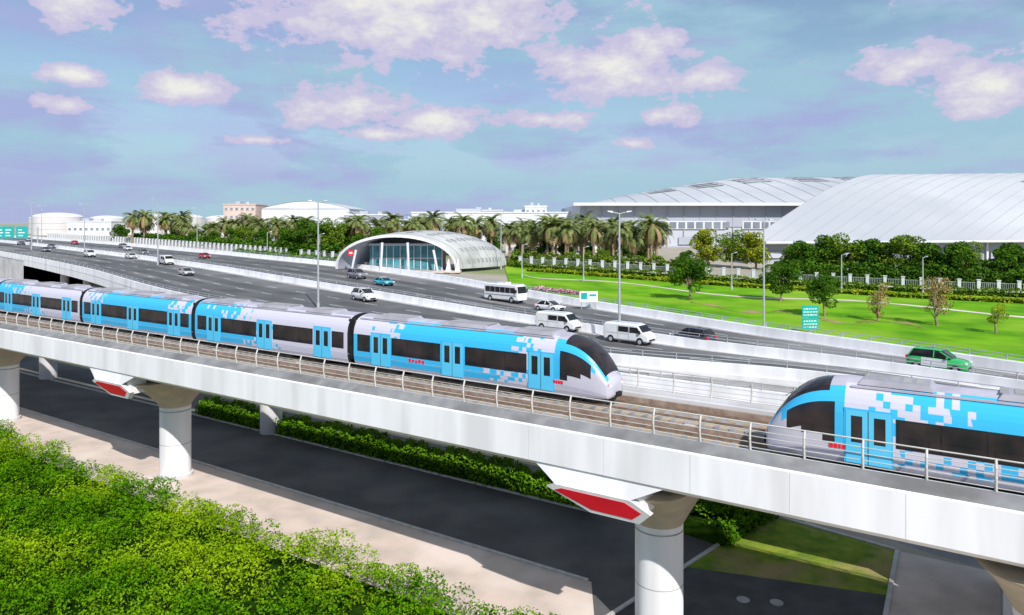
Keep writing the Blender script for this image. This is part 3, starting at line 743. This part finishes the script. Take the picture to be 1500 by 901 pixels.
def tree_mesh(seed,h,cr,lm_,nc=18,nl=190,ls_=.2,trunk=.33,low=.3,squash=.8):
    r=random.Random(seed); b=B()
    tx,ty=r.uniform(-.2,.2),r.uniform(-.2,.2)
    b.cyl((0,0,-.2),(tx,ty,h*low),.035*h,.026*h,M['bark'],9,False); b.cyl((tx,ty,h*low),(tx*1.5,ty*1.5,h*.75),.026*h,.008*h,M['bark'],8,False)
    C=[];R_=[]
    for i in range(nc):
        a=r.uniform(0,2*PI); f=r.uniform(0,1)**.6; zz=r.uniform(-1,1)
        rad=cr*f*math.sqrt(max(.05,1-zz*zz*.7))*.82
        c=(math.cos(a)*rad,math.sin(a)*rad,h*(low+1)/2+.02*h+zz*h*(1-low)*.38)
        C.append(c);R_.append(cr*r.uniform(.22,.46))
        if i%2==0: b.cyl((tx,ty,h*low*r.uniform(.8,1.5)),c,.012*h,.004*h,M['bark'],5,False)
    b.addnp(leaf_quads(clump_pts(C,R_,nl,squash),ls_,.3),lm_)
    return b.mesh("tree")
T_md=[tree_mesh(i,6,3.1,M['leaf_dk'],22,260,.19,low=.24) for i in range(2)]
T_dk=[tree_mesh(10+i,9.3,4.6,M['leaf_dk'],28,230,.32,low=.06) for i in range(3)]
T_yl=[tree_mesh(20+i,10,5,M['leaf_md'],24,200,.32,low=.14) for i in range(2)]
T_yy=tree_mesh(25,9,4.6,M['leaf_yl'],24,180,.32,low=.14)
T_br=[tree_mesh(30+i,5,1.6,M['leaf_br'],14,90,.14,low=.12,squash=1.1) for i in range(2)]
T_by=tree_mesh(35,4,1.5,M['leaf_yl'],12,80,.12,low=.3)
def tree(me,x,y,sc=1,nm="tree"): place(me,nm,(x,y,zq(x,y)-.05),random.uniform(0,6.3),(sc*random.uniform(.94,1.08),sc,sc*random.uniform(.90,1.08)))
tree(T_md[0],28.2,116,1.05); tree(T_md[1],42.8,116.5,1.0); tree(T_md[0],42.6,99.5,.88,)
tree(T_br[0],47.6,95,.98); tree(T_br[1],53,91,1.25); tree(T_by,56,84.5,.95)
BK=[T_dk[0],T_dk[1],T_yl[0],T_dk[2],T_dk[0],T_yl[1]]
for k,x in enumerate(np.linspace(64,99,11)): tree(BK[k%6],x+random.uniform(-.9,.9),160-.5*(x-64)+random.uniform(-2.5,2.5),random.uniform(.82,1.05))
for x,y,s in((104,140,.85),(109,138,.95),(114,137,.9),(120,134,.95),(66,170,.6)): tree(T_dk[int(x)%3],x,y,s)
tree(T_yy,50,187,1.0);tree(T_yl[0],56,186,1.0);tree(T_yy,61,183,1.05);tree(T_yl[1],68,178,.6);tree(T_dk[0],43,180,.5);tree(T_yl[0],22,177,.45);tree(T_yl[1],74,176,.5)
for x,y,s in((-62,206,.9),(-57,203,1.05),(-52,200,1.0),(-48,196,1.0),(-45,203,1.1),(-66,212,.8),(-40,192,.7),(-90,236,.7),(-112,258,.6),(-76,224,.75),(-84,230,.7),(-100,246,.6),(-36,196,.8)): tree((T_dk+T_yl)[int(-x)%5],x,y,s)
for x in(-125,-140,-160,-30,-24,-18,-12,-6): tree(T_dk[int(-x)%3],x,300+random.uniform(-8,15) if x<-100 else 224+random.uniform(-3,5),.75)
for x in(3,9,15,21,27,33,38): tree(T_dk[int(x)%3],x,206+random.uniform(-4,6),random.uniform(.55,.75))

def palm_mesh(seed,h=9.5,fl=5.0):
    r=random.Random(seed); b=B(); tx,ty=r.uniform(-.5,.5),r.uniform(-.5,.5)
    pts=[(tx*t*t,ty*t*t,h*t) for t in np.linspace(0,1,7)]
    for k in range(6): b.cyl(pts[k],pts[k+1],.38-.02*k,.37-.02*k,M['bark'],9,False)
    b.cyl((tx,ty,h-1.4),(tx,ty,h+.2),.35,.7,M['palm_dry'],9)
    for k in range(60):
        a=r.uniform(0,2*PI); e0=math.radians(r.uniform(-48,80)); L=fl*r.uniform(.8,1.1); dry=e0<math.radians(-12)
        m=M['palm_dry'] if dry else M['palm']; p=Vector((tx,ty,h)); dirh=Vector((math.cos(a),math.sin(a),0)); side=Vector((-dirh.y,dirh.x,0))
        n=8; el=e0; prev=p
        for q in range(n):
            d=dirh*math.cos(el)+Vector((0,0,math.sin(el))); nx=prev+d*(L/n); el-=math.radians(9+q*1.2)
            b.add([prev-side*.05,prev+side*.05,nx+side*.04,nx-side*.04],[(0,1,2,3)],m)
            if q>0:
                for j in range(2):
                    o=prev+(nx-prev)*(j*.5); ll=.85*(math.sin(PI*(q+1)/(n+1.5))*.7+.4)
                    for sg in(-1,1):
                        t=o+side*sg*ll*.75+d*ll*.55-Vector((0,0,.22*ll)); b.add([o,o+d*.27,t+d*.06,t-d*.06],[(0,1,2,3)],m)
            prev=nx
    return b.mesh("palm_tree")
PM=[palm_mesh(i,h) for i,h in enumerate((9.0,9.8,8.4,10.3))]
pl=[]
for x in np.linspace(-1,36,13): pl.append((x+random.uniform(-1.2,1.2),190+random.uniform(-6,6)-.35*max(0,x-10),random.uniform(.85,1.06)))
for x in np.linspace(2,38,9): pl.append((x+random.uniform(-1.8,1.8),203+random.uniform(-4,8),random.uniform(.9,1.1)))
for x in np.linspace(-27,-6,6): pl.append((x,214+random.uniform(-4,6),random.uniform(.95,1.12)))
for x in(-46,-42,-37,-33,-30,-27): pl.append((x,203+random.uniform(-3,8),random.uniform(.9,1.05)))
for x in np.linspace(-102,-66,15): pl.append((x+random.uniform(-1,1),240-.63*(x+85)+random.uniform(-3,9),random.uniform(.8,1.05)))
for x in np.linspace(-146,-128,8): pl.append((x+random.uniform(-1,1),282+random.uniform(-3,10),random.uniform(.9,1.1)))
for x in(-120,-114,-108): pl.append((x,262+random.uniform(0,8),random.uniform(.6,.8)))
for k,(x,y,s) in enumerate(pl): place(PM[k%4],"palm_tree",(x,y,zq(x,y)-.1),random.uniform(0,6.3),s)

# ---------------------------------------------------------------- station entrance shell
zs=zq(-25,158)
st=empty("metro_station_entrance",(-25,158,zs))
def arch(c,hs,hh,z0,n=24,lean=0,off=0):
    r=[]
    for i in range(n+1):
        a=PI*i/n; x=-math.cos(a)*(hs+off); z=(math.sin(a)**.9)*(hh+off)
        r.append(Vector((c[0]+x,c[1]+lean*math.sin(a),z0+z)))
    return r
def shell_ring(t,off=0):
    c=(12.5*t,15*t+.0); hs=13.2+1.0*math.sin(PI*t)-2.0*t*t; hh=7.5+.9*math.sin(PI*t*.9)-1.4*t**3
    return arch(c,hs,hh,.4,28,-3.2*(1-t)*(1)+2*t,off)
b=B(); T=np.linspace(0,1,15)
out=[shell_ring(t,0) for t in T]; inn_=[shell_ring(t,-.55) for t in T]
b.loft(out,M['shell'],closed=False,caps=False); b.loft(inn_[::-1],M['wall_g'],closed=False,caps=False)
for o_,i_ in((out[0],inn_[0]),(out[-1],inn_[-1])):
    b.loft([o_,i_],M['white'],closed=False,caps=False)
b.obj("shell_roof",st)
b=B()
for k in range(1,15,2):
    o=shell_ring(T[k],.03)
    for i in range(len(o)-1): b.cyl(o[i],o[i+1],.06,.06,M['shell_d'],4,False)
for i in range(14,28,3):
    for k in range(2,12): 
        p=[shell_ring(T[k]+.01,.07)[i],shell_ring(T[k]+.045,.07)[i],shell_ring(T[k]+.045,.07)[i+1],shell_ring(T[k]+.01,.07)[i+1]]
        b.add(p,[(0,1,2,3)],M['shell_d'])
b.obj("roof_ribs",st)
b=B()
x=-5.5
b.box(-6,9.5,2.2,2.4,0,5.4,M['bglass']); b.box(-6.2,9.8,1.0,2.2,5.4,5.9,M['wall_g2'])
while x<9.5: b.box(x-.06,x+.06,2.05,2.2,0,5.4,M['white']); x+=1.5
b.box(-6,9.5,2.08,2.2,2.6,2.72,M['white'])
b.box(-6.2,-6,2.2,12,0,5.5,M['bglass']); b.box(9.5,9.8,2.2,10,0,5,M['wall_g2'])
b.box(-13,14,-3.5,14,-.2,.03,M['pave'])
b.obj("glazed_hall",st)
b=B()
for x,y in((-9.5,-1),(-3,-2.2),(3,-2.2),(9,-1)): b.cyl((x,y,0),(x*.9,y,6.2 if abs(x)<5 else 4.6),.22,.3,M['wall_w'],10)
for x in(11.5,13.5): b.loft([[(x-.8,-1.5,0),(x+.3,-1.5,0),(x+.3,1,0),(x-.8,1,0)],[(x-.2,-1,2.6),(x,-1,2.6),(x,.6,2.6),(x-.2,.6,2.6)]],M['wall_w'],smooth=False)
b.box(-9.9,-8.8,-2.4,-2.3,3.4,4.6,M['red']); b.box(-9.7,-9.0,-2.42,-2.401,3.8,4.2,M['white'])
b.obj("columns_and_logo",st)

# ---------------------------------------------------------------- large hangars
hA=empty("exhibition_hangar",(0,0,0))
b=B(); b.box(27,190,290,400,7,27.5,M['wall_g2'])
b.box(27,190,289.6,290,18.5,22,M['wall_g']); b.box(60,190,289.5,290,7,11,M['wall_g'])
x=29
while x<188: b.box(x,x+.25,289.45,289.62,7,27,M['wall_g']); x+=6.5
b.obj("walls",hA)
b=B()
for x0,x1 in((59,84),(92,112),(128,150)):
    x=x0
    while x<x1: b.box(x,x+2.6,289.2,289.5,18,20.4,M['farwin']); x+=3.5
    b.box(x0-.8,x1+.8,289.4,289.64,17.6,20.8,M['wall_w'])
for x in(66,84,104): b.box(x,x+9,289.3,289.55,11.5,14.5,M['wall_g'])
b.obj("windows",hA)
b=B(); rows=[]
NU,NV=36,12
def roofA(a,c):
    x=24+a*300; y=285+c*110; left=min(1,a*3.2); z=27.8+15.5*math.sin(c*PI/2)*(left**.7)*(1+.12*a)
    return Vector((x+c*14*(1-left),y,z))
b.loft([[roofA(i/NU,j/NV) for j in range(NV+1)] for i in range(NU+1)][::-1],M['roofpanel'],closed=False,caps=False)
b.box(24,300,284.8,285.1,26.8,28,M['wall_w']); b.add([(24,285,27.2),(300,285,27.2),(300,291,27.4),(24,291,27.4)],[(3,2,1,0)],M['wall_g'])
b.obj("roof",hA)
b=B()
for i in range(1,NU):
    for j in range(NV): b.cyl(roofA(i/NU,j/NV)+Vector((0,0,.05)),roofA(i/NU,(j+1)/NV)+Vector((0,0,.05)),.12,.12,M['roofseam'],4,False)
for a0 in(.12,.2,.28,.37,.45,.53):
    for j in(6,7,8): b.add([roofA(a0+.0,j/NV)+Vector((0,0,.3)),roofA(a0+.045,j/NV)+Vector((0,0,.3)),roofA(a0+.045,(j+.6)/NV)+Vector((0,0,.3)),roofA(a0,(j+.6)/NV)+Vector((0,0,.3))],[(0,1,2,3)],M['roofseam'])
b.obj("roof_seams",hA)
hB=empty("arena_hall",(0,0,0))
def roofB(a,c):
    f=Vector((64,201,14.6)).lerp(Vector((230,190,14.0)),a); k=Vector((150,292,38.5)).lerp(Vector((380,280,41)),a)
    p=f.lerp(k,c); p.z=14.6+24.5*(math.sin(c*PI/2))**1.05+1.5*a; return p
b=B(); NU,NV=34,14
b.loft([[roofB(i/NU,j/NV) for j in range(NV+1)] for i in range(NU+1)][::-1],M['roofpanel'],closed=False,caps=False)
b.obj("roof",hB)
b=B()
for i in range(0,NU+1):
    for j in range(NV): b.cyl(roofB(i/NU,j/NV)+Vector((0,0,.04)),roofB(i/NU,(j+1)/NV)+Vector((0,0,.04)),.12,.12,M['roofseam'],4,False)
for i in range(NU): b.cyl(roofB(i/NU,0),roofB((i+1)/NU,0),.4,.4,M['wall_w'],6,False)
for a0 in(.3,.36,.42,.48,.54):
    for j in(8,9,10): b.add([roofB(a0,j/NV)+Vector((0,0,.3)),roofB(a0+.03,j/NV)+Vector((0,0,.3)),roofB(a0+.03,(j+.5)/NV)+Vector((0,0,.3)),roofB(a0,(j+.5)/NV)+Vector((0,0,.3))],[(0,1,2,3)],M['roofseam'])
b.obj("roof_seams",hB)
b=B()
b.add([(67,204,7),(230,193,7),(230,193,15.2),(67,204,15.2)],[(0,1,2,3)],M['wall_g'])
L_=[roofB(0,j/NV) for j in range(NV+1)]
b.loft([[Vector((p.x+1,p.y,7)),p+Vector((1,0,-.1))] for p in L_],M['wall_g2'],closed=False,caps=False,smooth=False)
for k in range(24):
    x=70+k*6.6; y=203.6-(x-67)*.0675; b.box(x,x+.5,y-.3,y,7,14.8,M['wall_w'])
    b.box(x+1.2,x+5.4,y-.35,y-.1,10.4,12.2,M['farwin'] if k%3 else M['wall_g2'])
b.obj("walls",hB)

# ---------------------------------------------------------------- other background buildings
def bldg(name,x0,x1,y0,y1,h,wm,rm=None,rows=2,cols=8,vault=0):
    z=zq((x0+x1)/2,y0)-.5; e=empty(name,((x0+x1)/2,y0,z)); w=(x1-x0)/2; d=y1-y0
    b=B(); b.box(-w,w,0,d,0,h,wm); b.obj("walls",e)
    b=B()
    if vault:
        b.loft([[(-w-.5,y,h+vault*math.sin(PI*0)) for y in(-.5,d+.5)]]+[[(-w-.5+(2*w+1)*k/12,y,h+.2+vault*math.sin(PI*k/12)) for y in(-.5,d+.5)] for k in range(13)],rm or M['roofpanel'],closed=False,caps=False)
        b.add([(-w-.5+(2*w+1)*k/12,-.3,h+.1+vault*math.sin(PI*k/12)) for k in range(13)],[list(range(13))],wm)
    else:
        b.box(-w-.3,w+.3,-.3,d+.3,h,h+.6,rm or M['wall_w']); b.box(-w*.5,-w*.2,d*.3,d*.6,h+.6,h+2.2,M['wall_g']); b.box(w*.2,w*.35,d*.3,d*.5,h+.6,h+1.8,M['wall_g2'])
    b.obj("roof",e)
    b=B()
    for r in range(rows):
        zz=h*(r+.5)/rows
        for c in range(cols):
            x=-w+2*w*(c+.5)/cols; ww=w/cols*.45; b.box(x-ww,x+ww,-.12,.0,zz-.6,zz+.6,M['farwin']); b.box(x-ww-.2,x+ww+.2,-.25,-.02,zz-.85,zz-.65,M['wall_w'])
    b.obj("windows",e)
bldg("warehouse",-50,-26,300,330,10,M['wall_g2'],None,1,6)
bldg("warehouse",-46,32,335,370,13.5,M['wall_w'],None,1,14)
bldg("office_building",6,16,338,350,16.5,M['wall_w'],None,4,4)
bldg("office_building",-25,-5,400,420,15,M['wall_p'],None,3,7)
bldg("warehouse",-120,-78,350,390,15,M['wall_w'],M['roofpanel'],1,10,3.5)
bldg("villa_building",-162,-144,410,430,18,M['wall_p'],M['wall_p'],4,6)
bldg("villa_building",-141,-127,414,430,16,M['wall_p'],M['wall_b'],4,4)
bldg("villa_building",-124,-110,400,415,17.5,M['wall_b'],M['wall_p'],4,5)
bldg("warehouse",-100,-50,262,275,7.5,M['wall_b'],None,1,12)
bldg("office_building",30,50,300,310,12,M['wall_w'],None,3,8)
bldg("warehouse",-76,-52,330,350,12,M['wall_g'],None,2,8)
bldg("house_building",22,34,245,255,6,M['wall_w'],None,1,4)
bldg("house_building",-2,16,232,242,7,M['wall_b'],None,2,6)
bldg("warehouse",-300,-165,490,520,8,M['wall_w'],None,1,20)
bldg("warehouse",-262,-236,430,445,8.5,M['wall_w'],None,1,8)
def tank(x,y,r,h):
    z=12; e=empty("storage_tank",(x,y,z)); b=B(); b.cyl((0,0,-1),(0,0,h),r,r,M['tank'],40,False)
    b.loft([[(math.cos(2*PI*k/40)*r*math.cos(t),math.sin(2*PI*k/40)*r*math.cos(t),h+r*.2*math.sin(t)) for k in range(40)] for t in np.linspace(0,1.55,6)],M['tank'],caps=False)
    b.obj("shell",e); b=B()
    for zz in(h*.33,h*.66,h): b.cyl((0,0,zz-.08),(0,0,zz+.08),r+.1,r+.1,M['wall_g2'],40,False)
    b.obj("stiffening_rings",e)
for x,y,r,h in((-283,455,14,11.5),(-256,462,10,10.5),(-240,470,10,10.5),(-224,455,11,11.5),(-203,450,12,11),(-186,470,11,10.5),(-330,520,12,11)): tank(x,y,r,h)

# ---------------------------------------------------------------- sky and sun
EL=math.radians(40); sh=Vector((.36,-.93)).normalized()
to_sun=Vector((sh.x*math.cos(EL),sh.y*math.cos(EL),math.sin(EL)))
sd=bpy.data.lights.new("sun","SUN"); sd.energy=5.0; sd.angle=math.radians(.5); sd.color=(1,.965,.92)
so=bpy.data.objects.new("sun",sd); COL.objects.link(so); so.rotation_euler=(-to_sun).to_track_quat('-Z','Y').to_euler(); so.location=(0,0,80)
w=bpy.data.worlds.new("World"); scene.world=w; w.use_nodes=True; nt=w.node_tree; nt.nodes.clear(); L=nt.links
def N(t,**k):
    n=nt.nodes.new(t)
    for a,v in k.items(): setattr(n,a,v)
    return n
def val(s,v):
    if isinstance(v,(int,float)): s.default_value=v
    elif isinstance(v,tuple): s.default_value=v
    else: L.new(v,s)
def MA(op,a,c=0.0,d=0.0,clamp=False):
    n=N("ShaderNodeMath",operation=op); n.use_clamp=clamp; val(n.inputs[0],a); val(n.inputs[1],c); val(n.inputs[2],d); return n.outputs[0]
out=N("ShaderNodeOutputWorld"); sky=N("ShaderNodeTexSky",sky_type='NISHITA'); sky.sun_disc=False
sky.sun_elevation=EL; sky.sun_rotation=math.atan2(sh.x,sh.y); sky.air_density=1.0; sky.dust_density=.1; sky.ozone_density=2.0
bgs=N("ShaderNodeBackground"); bgs.inputs[1].default_value=.11; L.new(sky.outputs[0],bgs.inputs[0])
tc=N("ShaderNodeTexCoord"); sx=N("ShaderNodeSeparateXYZ"); L.new(tc.outputs["Generated"],sx.inputs[0])
az=MA('ARCTAN2',sx.outputs[0],sx.outputs[1]); el_=MA('ARCSINE',sx.outputs[2])
cv=N("ShaderNodeCombineXYZ"); L.new(az,cv.inputs[0]); L.new(el_,cv.inputs[1])
def noise(scale,detail,stretch=(1,1,1),rough=.55,off=(0,0,0)):
    mp=N("ShaderNodeMapping"); mp.inputs["Scale"].default_value=stretch; mp.inputs["Location"].default_value=off; L.new(cv.outputs[0],mp.inputs["Vector"])
    n=N("ShaderNodeTexNoise"); n.inputs["Scale"].default_value=scale; n.inputs["Detail"].default_value=detail; n.inputs["Roughness"].default_value=rough
    L.new(mp.outputs[0],n.inputs["Vector"]); return n.outputs["Fac"]
# cumulus: azimuth, elevation, half width, half height (radians)
CL=[(-.13,.29,.27,.10),(-.36,.31,.10,.04),(.13,.205,.11,.05),(.19,.225,.06,.04),(.27,.188,.06,.022),(-.22,.155,.10,.036),(-.10,.135,.09,.025),(.50,.19,.07,.03),(.58,.16,.08,.04),(-.53,.255,.05,.035),
    (-.42,.165,.07,.025),(-.53,.17,.04,.015),(.2,.142,.06,.016),(.05,.14,.07,.015),(-.17,.118,.08,.012),(.165,.105,.03,.012),(-.34,.105,.05,.008),(-.55,.135,.04,.012),(.75,.26,.12,.06),(1.2,.3,.3,.1),(-1.3,.35,.3,.1)]
acc=None
for a,e_,rw,rh in CL:
    s=N("ShaderNodeVectorMath",operation='MULTIPLY_ADD'); L.new(cv.outputs[0],s.inputs[0]); s.inputs[1].default_value=(1/rw,1/rh,0); s.inputs[2].default_value=(-a/rw,-e_/rh,0)
    ln=N("ShaderNodeVectorMath",operation='LENGTH'); L.new(s.outputs[0],ln.inputs[0])
    acc=ln.outputs["Value"] if acc is None else MA('MINIMUM',acc,ln.outputs["Value"])
acc=MA('MAXIMUM',MA('SUBTRACT',1.0,acc),-.38)
n1=noise(15,7,(1,1.7,1),.65)
dens=MA('ADD',MA('MULTIPLY',acc,1.6),MA('MULTIPLY',MA('SUBTRACT',n1,.5),4.8))
mask=N("ShaderNodeMapRange"); mask.interpolation_type='SMOOTHSTEP'; L.new(dens,mask.inputs[0]); mask.inputs[1].default_value=.10; mask.inputs[2].default_value=.45
core=N("ShaderNodeMapRange"); L.new(dens,core.inputs[0]); core.inputs[1].default_value=.6; core.inputs[2].default_value=1.8
cm=N("ShaderNodeMix",data_type='RGBA'); cm.inputs[6].default_value=(.60,.56,.76,1); cm.inputs[7].default_value=(.90,.88,.82,1); L.new(core.outputs[0],cm.inputs[0])
vl=noise(3.2,6,(1,3.0,1),.6,(1.3,.2,0)); vm=N("ShaderNodeMapRange"); vm.interpolation_type='SMOOTHSTEP'; L.new(vl,vm.inputs[0]); vm.inputs[1].default_value=.36; vm.inputs[2].default_value=.56; vm.inputs[3].default_value=.25; vm.inputs[4].default_value=.96
hz=N("ShaderNodeMapRange"); L.new(el_,hz.inputs[0]); hz.inputs[1].default_value=.05; hz.inputs[2].default_value=.24; hz.inputs[3].default_value=.95; hz.inputs[4].default_value=0.0
veil=MA('MAXIMUM',vm.outputs[0],hz.outputs[0])
vc=noise(4,5,(1,3.5,1),.6,(5,2,0)); 
lf=N("ShaderNodeMapRange"); L.new(az,lf.inputs[0]); lf.inputs[1].default_value=-.6; lf.inputs[2].default_value=.3; lf.inputs[3].default_value=.07; lf.inputs[4].default_value=0
vcm=N("ShaderNodeMapRange"); L.new(MA('ADD',vc,lf.outputs[0]),vcm.inputs[0]); vcm.inputs[1].default_value=.48; vcm.inputs[2].default_value=.62
vmx=N("ShaderNodeMix",data_type='RGBA'); vmx.inputs[6].default_value=(.36,.565,.70,1); vmx.inputs[7].default_value=(.38,.44,.72,1); L.new(vcm.outputs[0],vmx.inputs[0])
bgv=N("ShaderNodeBackground"); L.new(vmx.outputs[2],bgv.inputs[0]); bgv.inputs[1].default_value=1
bgc=N("ShaderNodeBackground"); L.new(cm.outputs[2],bgc.inputs[0]); bgc.inputs[1].default_value=1
up=N("ShaderNodeMapRange"); L.new(el_,up.inputs[0]); up.inputs[1].default_value=-.02; up.inputs[2].default_value=.0
lowc=N("ShaderNodeMapRange"); L.new(el_,lowc.inputs[0]); lowc.inputs[1].default_value=.06; lowc.inputs[2].default_value=.10
m1=N("ShaderNodeMixShader"); L.new(MA('MULTIPLY',veil,up.outputs[0]),m1.inputs[0]); L.new(bgs.outputs[0],m1.inputs[1]); L.new(bgv.outputs[0],m1.inputs[2])
m2=N("ShaderNodeMixShader"); L.new(MA('MULTIPLY',mask.outputs[0],MA('MULTIPLY',lowc.outputs[0],.92)),m2.inputs[0]); L.new(m1.outputs[0],m2.inputs[1]); L.new(bgc.outputs[0],m2.inputs[2])
L.new(m2.outputs[0],out.inputs["Surface"])
w.cycles.sampling_method='MANUAL'; w.cycles.sample_map_resolution=512

cd=bpy.data.cameras.new("camera"); co=bpy.data.objects.new("camera",cd); COL.objects.link(co); scene.camera=co
co.location=(0,0,20.5); co.rotation_euler=(math.radians(90),0,0); cd.sensor_width=36; cd.lens=25.68; cd.shift_y=-.0837; cd.clip_end=12000; cd.clip_start=.5
scene.view_settings.view_transform='Standard'; scene.view_settings.look='None'; scene.view_settings.exposure=0; scene.view_settings.gamma=1
